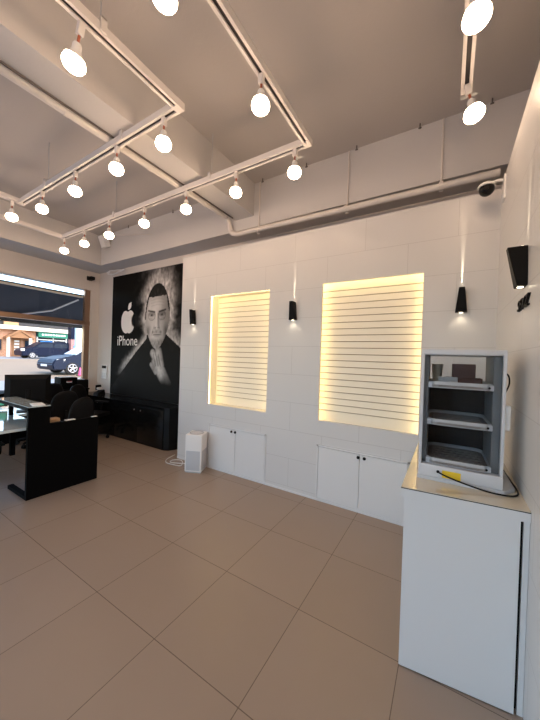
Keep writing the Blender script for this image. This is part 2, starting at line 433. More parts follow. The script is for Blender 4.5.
def make_lamp():
    t = thing('track_lamp', '', 'lamp')
    MB().box(-.017, .017, -.017, .017, -.072, -.008, bev=.004).build('adapter', M['track'], t)
    MB().tube([(0, 0, -.07), (0, 0, -.118)], .0075, 8).build('cord', M['copper'], t)
    MB().lathe([(0, -.108), (.017, -.110), (.024, -.122), (.025, -.150), (.033, -.162), (.046, -.176), (.052, -.186), (.050, -.189), (0, -.189)], n=24).build('socket', M['white_pl'], t)
    prof = [(.0505, -.182), (.058, -.20)]
    for k in range(7):
        a = k / 6 * PI / 2
        prof.append(((.061 * math.cos(a)) if k < 6 else 0, -.215 - .048 * math.sin(a)))
    MB().lathe(prof, n=20).build('bulb', M['bulb'], t)
    return t
ordn = ['first', 'second', 'third', 'fourth', 'fifth', 'sixth', 'seventh', 'eighth']
lamps = []
for k, x in enumerate((-1.235, -1.90, -2.62, -3.385, -4.18, -4.86, -5.50)):
    lamps.append((x, AY, f'{ordn[k]} glowing track bulb from the right corner of the outer track', 'bulbs on the outer track'))
lamps += [(AX1, 1.60, 'large glowing bulb on the right-hand arm of the outer track', 'bulbs on the outer track'),
          (AX1, .89, 'glowing bulb cut by the top of the picture, between the two inner bulbs', 'bulbs on the outer track')]
for k, x in enumerate((-1.985, -2.63, -3.375, -4.15)):
    lamps.append((x, BY, f'{ordn[k]} glowing track bulb from the right corner of the inner track', 'bulbs on the inner track'))
lamps += [(BX0, 1.42, 'glowing bulb at the left corner of the inner track, by the frame edge', 'bulbs on the inner track'),
          (BX1 - .01, .835, 'largest glowing bulb, at the upper left on the inner track', 'bulbs on the inner track'),
          (.045, 2.345, 'glowing bulb at the wall end of the short track over the counter', 'bulbs on the short track'),
          (.045, 1.69, 'glowing bulb on the short track, cut by the top of the picture', 'bulbs on the short track')]
hidden = [(AX1, .1), (BX1, .1), (AX0, 1.2), (AX0, .3), (BX0, .5), (.045, .8), (.045, 0.)]
L0 = make_lamp()
tilts = {8: .35, 14: .40, 15: -.22, 16: -.08}
for i, (x, y, lb, gr) in enumerate(lamps):
    o = L0 if i == 0 else copy_tree(L0)
    o.location = (x, y, ZT - .0165); o['label'] = lb; o['group'] = gr; o.rotation_euler = (0, tilts.get(i, 0), 0)
    if tilts.get(i): o.location.z -= .007
for x, y in hidden:
    o = copy_tree(L0); o.location = (x, y, ZT - .0165); o['label'] = 'glowing track bulb further along, outside the picture'; o['group'] = 'bulbs further along the tracks'

# small fittings high up
sp = thing('wall_speaker', 'small white tilted speaker box on the beam in the far corner', 'speaker', (-5.92, 3.3, 3.86))
MB().box(-.085, .085, -.16, -.04, -.13, .10, bev=.02).xf(Matrix.Rotation(.35, 4, 'X')).build('speaker_body', M['white_pl'], sp)
MB().tube([(0, -.1, .02), (0, 0, .05)], .015, 8).build('bracket', M['white_pl'], sp)
tag(MB().tube(spline([(-5.8, 3.292, 3.95), (-5.3, 3.292, 3.85), (-4.9, 3.292, 3.78), (-4.55, 3.292, 3.72)], 5), .006, 6).build('thin_cable', M['pipe']), 'thin pale cable slanting across the beam from the white speaker', 'cable')
cb = []
for k in range(60):
    a = k / 59 * 2 * PI * 2.5
    cb.append((-6.15 + .28 * math.cos(a) + .1 * k / 59, 3.56 + .03 * math.sin(2 * a), 3.315 + .035 * math.sin(a) + .008 * (k % 3)))
tag(MB().tube(cb, .008, 6).build('coiled_cable', M['white_pl']), 'loops of white cable hanging above the top of the poster', 'cable')

cc = thing('security_camera', 'black and white dome camera on a bracket at the right corner', 'camera', (XR, 2.95, 3.05))
MB().box(-.012, 0, -.05, .05, -.13, .06, bev=.003).build('wall_plate', M['white_pl'], cc)
MB().tube(spline([(-.006, 0, .035), (-.06, -.01, .035), (-.115, -.02, .015)], 6), .012, 8).build('arm', M['white_pl'], cc)
MB().lathe([(.0, .03), (.04, .026), (.058, .008), (.061, -.004), (.058, -.006), (0, -.006)], (-.125, -.03, -.005)).build('housing', M['white_pl'], cc)
pr = [(0, .05)] + [(.054 * math.sin(k / 10 * PI), .054 * math.cos(k / 10 * PI)) for k in range(1, 10)] + [(0, -.054)]
MB().lathe(pr, (-.122, -.035, -.028)).build('dome', M['blackgloss'], cc)
MB().lathe([(0, 0), (.018, 0), (.018, -.006), (0, -.006)], (-.128, -.086, -.04), 14, axis='y').build('lens', M['black'], cc)
c2 = thing('security_camera', 'small black box camera over the shop window corner', 'camera', (XL, 3.42, 3.24))
MB().box(0, .02, -.05, .05, -.05, .04, bev=.004).build('wall_plate', M['black'], c2)
MB().box(.03, .17, -.045, .045, -.05, .02, bev=.01).build('camera_body', M['black'], c2)
MB().tube([(.01, 0, 0), (.06, 0, .0)], .014, 8).build('bracket', M['black'], c2)

# ------------------------------------------------------------------ wedge sconces
def make_sconce():
    """origin on the wall at mid height; local -Y points into the room"""
    t = thing('wall_sconce', '', 'wall lamp')
    h = .108
    top = [(-.022, 0, h), (.022, 0, h), (.022, -.088, h), (-.022, -.088, h)]
    bot = [(-.046, 0, -h), (.046, 0, -h), (.046, -.045, -h), (-.046, -.045, -h)]
    b = MB(); b.hull(bot, top)
    bmesh.ops.bevel(b.bm, geom=b.bm.edges[:], offset=.003, segments=1, affect='EDGES')
    b.build('body', M['black'], t, smooth=0)
    e = MB(); e.lathe([(0, 0), (.010, 0), (.010, .004), (0, .004)], (0, -.022, h), 12); e.build('upper_lens', M['sconce_led'], t)
    e = MB(); e.lathe([(0, 0), (.014, 0), (.014, .004), (0, .004)], (0, -.024, -h - .004), 12); e.build('lower_lens', M['sconce_led'], t)
    return t
SC = make_sconce()
def sconce_lights(root):
    for nm, z, ang, e, tilt, blend in (('up_beam', .115, 6, 85., .028, .6), ('down_beam', -.118, 130, .5, -.1, 1.)):
        l = bpy.data.lights.new(nm, 'SPOT'); l.energy = e; l.spot_size = math.radians(ang); l.spot_blend = blend; l.color = (1, .84, .6); l.shadow_soft_size = .006
        o = bpy.data.objects.new(nm, l); COL.objects.link(o); o.parent = root
        o.location = (0, -.007 if z > 0 else -.05, z)
        o.rotation_euler = (PI - tilt, 0, 0) if z > 0 else (tilt * -1, 0, 0)
zs = 2.172
for i, (x, lb) in enumerate(((-3.275, 'black wedge wall lamp between the poster and the left niche'), (-1.605, 'black wedge wall lamp between the two lit niches'),
                             (.0785, 'black wedge wall lamp right of the right niche, above the glass case'))):
    o = SC if i == 0 else copy_tree(SC)
    o.location = (x, YP, zs); o['label'] = lb; o['group'] = 'wedge wall lamps on the panelled wall'
o = copy_tree(SC); o.location = (XR, 2.04, 2.135); o.rotation_euler = (0, 0, -PI / 2); o['label'] = 'large black wedge wall lamp on the side wall above dark lettering'
SCS = [q for q in COL.objects if q.type == 'EMPTY' and q.name.startswith('wall_sconce')]
for q in SCS: sconce_lights(q)

def text_mesh(body, size, ext, shear=0.):
    cu = bpy.data.curves.new('lettering', 'FONT'); cu.body = body; cu.size = size; cu.extrude = ext; cu.shear = shear; cu.align_x = 'CENTER'
    cu.resolution_u = 3
    ob = bpy.data.objects.new('lettering_source', cu); COL.objects.link(ob)
    bpy.context.view_layer.update()
    me = bpy.data.meshes.new_from_object(ob.evaluated_get(bpy.context.evaluated_depsgraph_get()))
    bpy.data.objects.remove(ob); me.name = 'lettering'
    return me
me = text_mesh('SFXZ', .085, .006, .25); me.materials.clear(); me.materials.append(M['black'])
o = bpy.data.objects.new('wall_lettering', me); COL.objects.link(o)
o.rotation_euler = (PI / 2, 0, -PI / 2); o.location = (XR - .007, 2.06, 1.912)
o.scale = (1.35, 1, 1)
tag(o, 'small dark raised letters on the side wall under the wedge lamp', 'lettering')

# ------------------------------------------------------------------ built-in cupboards
def cupboard(n, label, knobdx):
    x0, x1, z0, z1 = n; xm = (x0 + x1) / 2
    t = thing('wall_cabinet', label, 'cabinet', (xm, YP, z0), 0, 'white cupboards set into the panelled wall')
    w2 = (x1 - x0) / 2; h = z1 - z0; fr = .018
    b = MB(); b.box(-w2, -w2 + fr, -.008, .3, 0, h); b.box(w2 - fr, w2, -.008, .3, 0, h); b.box(-w2, w2, -.008, .3, h - fr, h); b.box(-w2, w2, 0, .3, 0, .012); b.box(-w2, w2, .28, .3, 0, h)
    b.build('frame', M['white'], t, smooth=0)
    for s in (-1, 1):
        a, c = (-w2 + fr + .003, -.002) if s < 0 else (.002, w2 - fr - .003)
        d = MB().box(a, c, -.006, .014, .014, h - fr - .004, bev=.0015).build('door', M['white'], t, smooth=0)
        MB().lathe([(0, 0), (.013, 0), (.017, -.006), (.015, -.016), (0, -.018)], (s * .032 + knobdx, -.006, h - .052), 16, axis='y').build('knob', M['black'], d)
    return t
cupboard(C1, 'white two-door wall cupboard under the left lit niche', -.03)
cupboard(C2, 'white two-door wall cupboard under the right lit niche beside the counter', .02)
struct(MB().box(XP0, XR, YP - .006, YP, 0, .028).build('baseboard_back', M['white'], smooth=0))

# ------------------------------------------------------------------ air purifier and its cable
ap = thing('air_purifier', 'white air purifier tower standing against the panelled wall', 'air purifier', (-2.975, 2.965, 0), .42)
b = MB().box(-.118, .118, -.118, .118, .014, .52, bev=.012); b.build('body', M['white_pl'], ap)
MB().box(-.108, .108, -.108, .108, 0, .016).build('base', M['grey'], ap)
for k in range(4):
    q = MB().box(-.098, .098, -.1195, -.117, .035, .30, bev=.0008).xf(Matrix.Rotation(k * PI / 2, 4, 'Z')); q.build('grille', M['mesh'], ap)
MB().lathe([(.098, .5195), (.100, .524), (.086, .526), (.080, .521)], n=36).build('vent_ring', M['grey'], ap)
MB().lathe([(0, .5205), (.080, .5205), (.080, .524), (0, .524)], n=36).build('fan_cover', M['lightgrey'], ap)
cab = spline([(-3.115, 3.06, .03), (-3.2, 3.07, .008), (-3.33, 2.99, .008), (-3.47, 2.94, .008), (-3.52, 3.02, .008), (-3.42, 3.08, .012), (-3.30, 3.02, .016), (-3.25, 2.93, .008), (-3.36, 2.90, .008), (-3.50, 2.89, .012), (-3.62, 3.0, .008), (-3.68, 3.2, .008)], 8)
tag(MB().tube(cab, .006, 6).build('power_cable', M['white_pl']), 'loose white power cable lying on the floor by the air purifier', 'cable')

# ------------------------------------------------------------------ counter on the right
KX0, KY0, KZ = -.195, 1.715, .945
ct = thing('display_counter', 'tall white counter with a glass top, niche reflection in its colour, in the right foreground', 'counter', (0, 2.4, 0))
def cbox(b, x0, x1, y0, y1, z0, z1, m=None, bev=0): return b.box(x0, x1, y0 - 2.4, y1 - 2.4, z0, z1, m, bev)
def cpoly(x0, x1, ya, yb, yback, z0, z1, m=None, b=None):
    b = b or MB(); return b.prism([(x0, ya - 2.4, z0), (x1, yb - 2.4, z0), (x1, yback - 2.4, z0), (x0, yback - 2.4, z0)], (0, 0, z1 - z0), m)
FY = lambda x: 1.700 + (x + .195) * .105        # the front runs very slightly away to the right
cpoly(KX0 + .018, .303, FY(-.177) - .012, FY(.303) - .012, 2.9, .006, KZ - .05).build('body', M['white'], ct, smooth=0)
cpoly(.303, .316, FY(.303) + .02, FY(.316) + .02, 2.9, .006, KZ - .05).build('gap_strip', M['black'], ct, smooth=0)
cpoly(.316, XR - .001, FY(.316), FY(XR), 2.9, 0, KZ - .05).build('filler', M['white'], ct, smooth=0)
cpoly(KX0, XR - .001, FY(KX0) - .016, FY(XR) - .016, 2.91, KZ - .05, KZ - .007).build('countertop', M['white'], ct, smooth=0)
g = cpoly(KX0 + .001, XR - .001, FY(KX0) - .0165, FY(XR) - .0165, 2.91, KZ - .007, KZ - .003, M['black'])
cpoly(KX0 + .002, XR - .001, FY(KX0) - .0155, FY(XR) - .0155, 2.91, KZ - .003, KZ, M['glasstop'], g)
g.build('glass_top', M['glasstop'], ct, smooth=0)

# glass fronted display case
CXC, CYC = .062, 1.895
dc = thing('display_case', 'grey glass-fronted case with three tray shelves standing on the counter', 'display case', (CXC, CYC, KZ), .03)
W, H, DP = .193, .735, .40
MB().hull([(-W - .004, -.012, 0), (W + .006, -.012, 0), (W + .06, .06, 0), (W + .06, DP - .05, 0), (W, DP, 0), (-W, DP, 0)],
          [(-W - .004, -.012, .018), (W + .006, -.012, .018), (W + .06, .06, .018), (W + .06, DP - .05, .018), (W, DP, .018), (-W, DP, .018)]).build('base_plate', M['lightgrey'], dc)
b = MB(); b.box(-W, W, -.01, DP, .018, .085, bev=.006); b.build('plinth', M['lightgrey'], dc)
b = MB(); b.box(-W, W, 0, DP, H - .03, H, bev=.005); b.build('top_panel', M['lightgrey'], dc)
for s in (-1, 1):
    b = MB(); xa, xb = (-W, -W + .014) if s < 0 else (W - .014, W)
    b.box(xa, xb, -.003, .03, .08, H - .02, bev=.003); b.build('corner_post', M['lightgrey'], dc)
    xa, xb = (-W, -W + .01) if s < 0 else (W - .01, W)
    MB().box(xa, xb, .03, DP, .08, H - .025).build('side_panel', M['inner'], dc)
    xa, xb = (-W + .012, -W + .038) if s < 0 else (W - .050, W - .012)
    MB().box(xa, xb, .035, .33, .085, H - .03, bev=.004).build('side_rail', M['inner'], dc)
b = MB(); b.box(-W + .012, W - .012, DP - .012, DP, .08, .55); b.build('back_panel', M['black'], dc)
MB().box(-W + .012, W - .012, DP - .008, DP - .004, .55, H - .03).build('back_glass', M['caseglass'], dc)
MB().box(-W + .014, W - .014, .004, .008, .085, H - .03).build('front_glass', M['caseglass'], dc)
for z in (.525, .315, .095):
    xa, xb = -W + .036, W - .048
    b = MB()
    out = []
    for cx_, cy_, a0 in ((xb - .05, .05, -90), (xb - .05, DP - .07, 0), (xa + .05, DP - .07, 90), (xa + .05, .05, 180)):
        for k in range(5):
            a = math.radians(a0 + 90 * k / 4); out.append((cx_ + .05 * math.cos(a), cy_ + .05 * math.sin(a)))
    b.prism([(x, y, z) for x, y in out], (0, 0, .012), M['tray'])
    n = len(out)
    for i in range(n):                       # raised rim of the tray
        (ax, ay), (bx, by) = out[i], out[(i + 1) % n]
        mx_, my_ = (xa + xb) / 2, DP / 2 - .01
        q = lambda x, y, f: (mx_ + (x - mx_) * f, my_ + (y - my_) * f)
        a2, b2 = q(ax, ay, .955), q(bx, by, .955)
        b.hull([(ax, ay, z - .004), (bx, by, z - .004), (*b2, z - .004), (*a2, z - .004)], [(ax, ay, z + .030), (bx, by, z + .030), (*b2, z + .022), (*a2, z + .022)], M['grey'])
    for k in range(5):                       # ribs on the tray floor
        y = .08 + k * .055; b.box(xa + .03, xb - .03, y, y + .012, z + .012, z + .017, M['tray'])
    s_ = b.build('shelf', M['grey'], dc, smooth=30)
    MB().box(xa, xb, .012, .026, z - .006, z + .024, None, .003).build('front_lip', M['lightgrey'], s_)
    for x in (.0, .125):
        MB().lathe([(0, 0), (.006, 0), (.006, -.004), (0, -.004)], (x, .011, z + .009), 10, axis='y').build('rivet', M['black'], s_)
MB().box(W, W + .026, .015, .085, .32, .45, None, .01).build('side_handle', M['white_pl'], dc)
MB().tube(spline([(W + .004, .12, .62), (W + .03, .14, .60), (W + .035, .15, .55), (W + .01, .15, .48)], 6), .004, 6).build('side_cord', M['black'], dc)
MB().box(-.075, .012, -.0115, -.010, .026, .066).build('warning_sticker', M['yellow'], dc)
MB().lathe([(0, 0), (.008, 0), (.008, -.004), (.004, -.005), (0, -.005)], (-.095, -.010, .054), 12, axis='y').build('cord_socket', M['black'], dc)
R3 = Matrix.Translation((CXC, CYC, KZ)) @ Matrix.Rotation(.03, 4, 'Z')
def dcw(p): return R3 @ Vector(p)
wire = spline([dcw((-.095, -.0205, .054)), dcw((-.04, -.035, .040)), dcw((.06, -.04, .020)), dcw((.15, -.04, .008)), dcw((.232, -.018, .006)), dcw((.264, .05, .006)), dcw((.264, .2, .006)), dcw((.260, .38, .006)), dcw((.25, .6, .006))], 8)
wire = [Vector((min(q.x, XR - .008), q.y, max(q.z, KZ + .0045))) for q in wire]
tag(MB().tube(wire, .0042, 8).build('electric_cable', M['black']), 'black power cord looping from the display case across the counter top', 'cord')
# goods on the top shelf of the case
bx = thing('carton', 'dark brown stepped carton on the top shelf of the display case', 'box', tuple(dcw((.015, .2, .525 + .0172))), .03)
MB().box(-.085, .095, -.05, .06, 0, .034, bev=.003).build('carton_base', M['brownbox'], bx)
MB().box(-.052, .062, -.045, .05, .034, .115, bev=.003).build('carton_lid', M['brownbox'], bx)
o = MB().box(-.048, .048, -.003, .003, 0, .038, bev=.001).build('price_card', M['grey']); o.location = dcw((-.06, .10, .525 + .0172)); o.rotation_euler = (-.12, 0, .03)
tag(o, 'grey blank card leaning in front of the brown carton in the case', 'card')
cp = MB().lathe([(0, 0), (.024, 0), (.032, .11), (.030, .11), (.023, .004), (0, .004)], n=20).build('cup', M['cream']); cp.location = dcw((-.115, .28, .525 + .0172))
tag(cp, 'pale cup at the left end of the top shelf in the display case', 'cup')

# ------------------------------------------------------------------ black base cabinet below the poster
bc = thing('base_cabinet', 'long black gloss base cabinet below the portrait poster', 'cabinet', (-5.1, 3.44, 0))
b = MB()
b.prism([(-1.75, .205, .0), (-1.75, -.20, 0), (1.09, -.20, 0), (1.17, -.16, 0), (1.23, .0, 0), (1.23, .205, 0)], (0, 0, .69))
b.build('carcass', M['blackgloss'], bc, smooth=20)
for k in range(4):
    x0 = -1.72 + k * .70
    d = MB().box(x0 + .003, x0 + .697, -.214, -.20, .03, .655, None, .003).build('door', M['blackgloss'], bc)
    kx = x0 + (.60 if k % 2 == 0 else .10) + (.02 if k == 2 else 0)
    MB().lathe([(0, 0), (.010, 0), (.016, -.012), (.012, -.022), (0, -.024)], (kx, -.214, .595), 14, axis='y').build('knob', M['chrome'], d)
b = MB(); b.prism([(-1.76, .205, .69), (-1.76, -.215, .69), (1.095, -.215, .69), (1.18, -.17, .69), (1.24, .0, .69), (1.24, .205, .69)], (0, 0, .02)); b.build('top', M['blackgloss'], bc, smooth=20)

# ------------------------------------------------------------------ portrait poster
PX0, PX1, PZ0, PZ1 = -6.295, -3.95, .715, 3.25
po = thing('wall_poster', 'tall black wall poster with a greyscale bearded man and white fruit emblem', 'poster', ((PX0 + PX1) / 2, YB, PZ0))
def sm(a, b, x):
    t = max(0., min(1., (x - a) / (b - a))); return t * t * (3 - 2 * t)
def nz(x, z, s, o=0): return noise.fractal(Vector((x * s + 11, z * s + 5, o)), .9, 2., 5)
def seg(x, z, ax, az, bx, bz):
    vx, vz = bx - ax, bz - az; t = max(0, min(1, ((x - ax) * vx + (z - az) * vz) / (vx * vx + vz * vz + 1e-9)))
    return math.hypot(x - ax - t * vx, z - az - t * vz), t
FX, FZ = -4.78, 2.33
def tone(x, z):
    dx, dz = x - FX, z - FZ
    # silhouette: head + shoulders (negative inside)
    a = .36 if dz > 0 else .36 - .10 * min(1, -dz / .62) ** 1.5
    he = (math.sqrt((dx / a) ** 2 + (dz / .63) ** 2) - 1) * .36
    zs_ = (1.90 - .78 * max(0, abs(dx) - .30) - .10 * max(0, abs(dx) - .30) ** 2) if dx < 0 else 1.95 - .62 * max(0, abs(dx) - .32)
    if abs(dx) < .30: zs_ = 1.98
    sh = (z - zs_) * .78
    d = min(he, sh)
    n = nz(x, z, 4.2)
    v = .006
    if d > 0:      # pale smoke behind the sitter
        w = .085 + .04 * n + (.035 if dx > .1 else 0) + .05 * sm(2.5, 2.9, z)
        f2 = .62 + .42 * nz(x * 1.7, z, 9., 3.)
        reach = sm(1.10, 1.45, z)
        v += .80 * f2 * math.exp(-(max(0, d - .015) / max(.03, w)) ** 2) * reach
        if z > 2.1: v += .14 * max(0, n + .3) * math.exp(-(d / .24) ** 2) * f2
    elif he < 0:
        # face: forehead, swept short hair, round glasses, stubble
        hl = .40 - .35 * dx * dx + .035 * n
        side = abs(dx) > a * (.93 - .20 * sm(.02, .40, dz)) + .012 * n and dz > -.06
        if dz > hl or side:
            v = .022 + .05 * max(0, nz(x * 3, z, 8., 7.)) * sm(0, .12, -he)
        else:
            lit = .70 * (1 - .62 * sm(-.05, .33, dx)) * (.72 + .28 * sm(-.36, -.20, dx))
            v = lit * (.93 + .16 * n) * (1 - .25 * sm(.30, .44, dz))
            for zl in (.20, .255, .31):
                v *= 1 - .16 * sm(.012, .003, abs(dz - zl - .02 * math.cos(dx * 9))) * (abs(dx) < .2)
            for q in (-1, 1):
                ex = q * .150 - .012
                br, t = seg(dx, dz, ex - q * .085, .085, ex + q * .10, .115)
                v *= 1 - .80 * sm(.026, .008, br)
                so_ = math.hypot((dx - ex) / .115, (dz - .045) / .055)      # eye socket
                v *= 1 - .55 * sm(1.25, .4, so_)
                ey = math.hypot((dx - ex) / .062, (dz - .025) / .022)
                if ey < 1: v = .05 if math.hypot(dx - ex, dz - .026) < .022 else .34 * (1 - .4 * (q > 0))
                v *= 1 - .50 * sm(.009, .003, abs(math.hypot((dx - ex) / 1.15, dz - .012) - .088))
                v *= 1 - .22 * sm(.02, .005, abs(seg(dx, dz, ex - q * .03, -.055, ex + q * .07, -.035)[0]))
                # crease from nose to mouth corner, hollow cheek
                v *= 1 - .30 * sm(.022, .0, seg(dx, dz, q * .075 - .01, -.20, q * .145 - .01, -.36)[0])
                v *= 1 - .30 * sm(.14, .02, math.hypot((dx - q * .25) * 1.3, (dz + .27) * .7))
            v *= 1 - .45 * sm(.045, .0, seg(dx, dz, .030, .04, .050, -.19)[0])
            v = min(.82, v + .14 * sm(.030, .004, seg(dx, dz, -.020, .05, -.022, -.18)[0]))
            for q in (-.045, .035): v *= 1 - .72 * sm(.026, .008, math.hypot(dx - q, (dz + .222) * 1.5))
            v *= 1 - .30 * sm(.03, .006, abs(math.hypot(dx, (dz + .19) * .9) - .075)) * (dz < -.20)
            # moustache, mouth and stubble along the jaw
            g = .75 + .5 * nz(x * 2.5, z, 14., 2.)
            v *= 1 - .50 * g * sm(.042, .012, seg(dx, dz, -.12, -.305, .12, -.305)[0])
            v *= 1 - .72 * sm(.016, .004, abs(dz + .355 + .25 * dx * dx)) * sm(.13, .10, abs(dx))
            v *= 1 - .22 * sm(.03, .01, abs(dz + .385)) * sm(.10, .05, abs(dx))
            jaw = max(sm(-.40, -.50, dz), sm(.17, .27, abs(dx)) * sm(-.16, -.28, dz))
            v *= 1 - .55 * jaw * g
    # neck shade and jumper
    if sh < 0 and he > 0: v = max(v, .016 + .012 * max(0, n) * sm(-.25, 0, sh))
    # hand raised to the chin
    hv = 0
    for ax, az, bx, bz, r in ((-4.88, 1.62, -4.74, 1.44, .10), (-4.70, 1.66, -4.62, 1.40, .10), (-4.80, 1.45, -4.55, 1.13, .135), (-4.60, 1.30, -4.42, 1.05, .12),
                              (-4.92, 1.40, -4.78, 1.25, .055), (-4.78, 1.72, -4.74, 1.60, .055)):
        dd, t = seg(x, z, ax, az, bx, bz)
        hv = max(hv, sm(r, r * .55, dd) * (.34 + .22 * (1 - dd / r)))
    if hv > 0:
        hv *= (.85 + .5 * n) * sm(.98, 1.22, z) * (1 - .55 * sm(-4.72, -4.45, x))
        for q in (-4.86, -4.79, -4.72): hv *= 1 - .5 * sm(.018, .004, seg(x, z, q, 1.60, q + .08, 1.38)[0])
        v = max(v, hv)
    return max(.006, min(.86, v))
def poster_print():
    nx, nzv = 190, 204
    vs, fs, cols = [], [], []
    ox, oz = (PX0 + PX1) / 2, PZ0
    for j in range(nzv + 1):
        for i in range(nx + 1):
            x = PX0 + (PX1 - PX0) * i / nx; z = PZ0 + (PZ1 - PZ0) * j / nzv
            vs.append((x - ox, -.0245, z - oz)); t = tone(x, z); cols += [t, t * .955, t * .925, 1.]
    for j in range(nzv):
        for i in range(nx):
            a = j * (nx + 1) + i; fs.append((a, a + 1, a + nx + 2, a + nx + 1))
    me = bpy.data.meshes.new('portrait_print'); me.from_pydata(vs, [], fs)
    ca = me.color_attributes.new('print', 'FLOAT_COLOR', 'POINT'); ca.data.foreach_set('color', cols)
    me.materials.append(M['print'])
    o = bpy.data.objects.new('portrait_print', me); COL.objects.link(o); o.parent = po
    return o
MB().box(-(PX1 - PX0) / 2, (PX1 - PX0) / 2, -.024, -.001, 0, PZ1 - PZ0).build('board', M['black'], po, smooth=0)
poster_print()
def logo():
    """bitten fruit with a leaf, as flat ink on the poster"""
    n = 120; R = []
    def r_at(a):      # a from +x, ccw
        c, s = math.cos(a), math.sin(a)
        r = (abs(c) ** 2.5 + abs(s) ** 2.5) ** (-1 / 2.5)
        r -= .16 * math.exp(-((a - PI / 2) / .30) ** 2)          # top dent
        r -= .09 * math.exp(-((a - 3 * PI / 2) / .20) ** 2)      # bottom dent
        r -= .05 * math.exp(-((a - 1.35 * PI) / .5) ** 2) + .05 * math.exp(-((a - 1.65 * PI) / .5) ** 2)
        return r
    pts = []
    for k in range(n):
        a = 2 * PI * k / n; r = r_at(a); x, y = r * math.cos(a) * (.97 - .10 * (math.sin(a) < 0) * math.sin(a) ** 2), r * math.sin(a)
        pts.append((x, y))
    # bite: replace points inside a circle on the right by the circle's arc
    bxc, byc, br = 1.06, .12, .54
    keep = [(x, y) for x, y in pts if math.hypot(x - bxc, y - byc) > br]
    i0 = next(i for i in range(n) if math.hypot(pts[i][0] - bxc, pts[i][1] - byc) > br and math.hypot(pts[i - 1][0] - bxc, pts[i - 1][1] - byc) <= br)
    ring = [pts[(i0 + k) % n] for k in range(n) if math.hypot(pts[(i0 + k) % n][0] - bxc, pts[(i0 + k) % n][1] - byc) > br]
    a0 = math.atan2(ring[-1][1] - byc, ring[-1][0] - bxc) % (2 * PI); a1 = math.atan2(ring[0][1] - byc, ring[0][0] - bxc) % (2 * PI)
    arc = [(bxc + br * math.cos(a0 + (a1 - a0) * k / 14), byc + br * math.sin(a0 + (a1 - a0) * k / 14)) for k in range(1, 14)]
    body = ring + arc
    leaf = []
    for k in range(13): t = k / 12; leaf.append((.02 + .44 * t - .16 * math.sin(PI * t), .98 + .62 * t + .14 * math.sin(PI * t)))
    for k in range(1, 12): t = 1 - k / 12; leaf.append((.02 + .44 * t + .16 * math.sin(PI * t), .98 + .62 * t - .14 * math.sin(PI * t)))
    sx, sz, cx_, cz_ = .235, .255, -5.715 - po.location.x, 2.25 - PZ0
    b = MB()
    for poly in (body, leaf): b.prism([(cx_ + x * sx, -.0262, cz_ + y * sz) for x, y in poly], (0, .0014, 0))
    bmesh.ops.triangulate(b.bm, faces=b.bm.faces[:])
    o = b.build('fruit_emblem', M['printwhite'], po, smooth=0); o['label'] = 'white bitten fruit emblem'
logo()
me = text_mesh('iPhone', .30, .0006); me.materials.clear(); me.materials.append(M['printwhite'])
o = bpy.data.objects.new('poster_lettering', me); COL.objects.link(o); o.parent = po
o.rotation_euler = (PI / 2, 0, 0); o.location = (-5.72 - po.location.x, -.0258, 1.765 - PZ0); o['label'] = 'white word below the emblem'
o.scale = (.86, 1.0, 1)

# switches on the cream wall left of the poster
for z, h, nm, lb in ((1.25, .15, 'thermostat', 'white thermostat with dark display on the cream wall left of poster'), (1.10, .16, 'light_switch', 'white switch plate below the thermostat left of the poster')):
    t = thing(nm, lb, 'switch', (-6.56, YB, z))
    MB().box(-.10, .10, -.02, 0, -h / 2, h / 2, None, .006).build('plate', M['white_pl'], t)
    if nm == 'thermostat': MB().box(-.085, .085, -.023, -.02, 0, h / 2 - .015).build('display', M['black'], t)
    else:
        for s in (-.045, .045): MB().box(s - .038, s + .038, -.025, -.02, -.05, .05, None, .003).build('rocker', M['white'], t)

# ------------------------------------------------------------------ reception desk
DX, DY0, DY1 = -3.77, 1.305, 2.035
dk = thing('reception_desk', 'black reception desk with raised ledge and worktop pale with painted window glare', 'desk', (-4.4, 1.6, 0))
def D(b, x0, x1, y0, y1, z0, z1, m=None, bev=0): return b.box(x0 + 4.4, x1 + 4.4, y0 - 1.6, y1 - 1.6, z0, z1, m, bev)
b = MB(); b.prism([(DX - .04 + 4.4, y - 1.6, z) for y, z in ((DY0, 0), (DY1, 0), (DY1, .79), (1.505, .79), (1.505, .957), (DY0, .957))], (.04, 0, 0))
b.build('end_panel', M['desk'], dk, smooth=0)
D(MB(), -4.28, DX - .04, DY0, DY0 + .05, 0, .04).build('foot_rail', M['desk'], dk, smooth=0)
b = MB(); D(b, -4.77, DX, DY0 - .008, 1.52, .957, .985, M['desk']); D(b, -4.77, DX - .02, DY0 + .012, 1.515, .985, .992, M['worktop'])  # pale top layer paints the white glare on the ledge
b.build('ledge', M['desk'], dk, smooth=0)
b = MB(); b.prism([(x + 4.4, y - 1.6, .735) for x, y in ((-3.862, .35), (-3.862, 1.44), (DX - .04, 1.44), (DX - .04, 1.64), (-4.08, 1.64), (-4.08, 1.5), (-4.72, 1.5), (-4.72, 1.84), (-5.7, 1.84), (-5.7, .35))], (0, 0, .03))
b.build('worktop', M['worktop'], dk, smooth=0)
for x, y in ((-5.6, .45), (-5.6, 1.75), (-3.96, .45)): D(MB(), x - .03, x + .03, y - .03, y + .03, 0, .735).build('leg', M['desk'], dk, smooth=0)
for x in (-4.74,): D(MB(), x - .02, x + .02, 1.44, 1.48, .765, .957).build('ledge_support', M['desk'], dk, smooth=0)

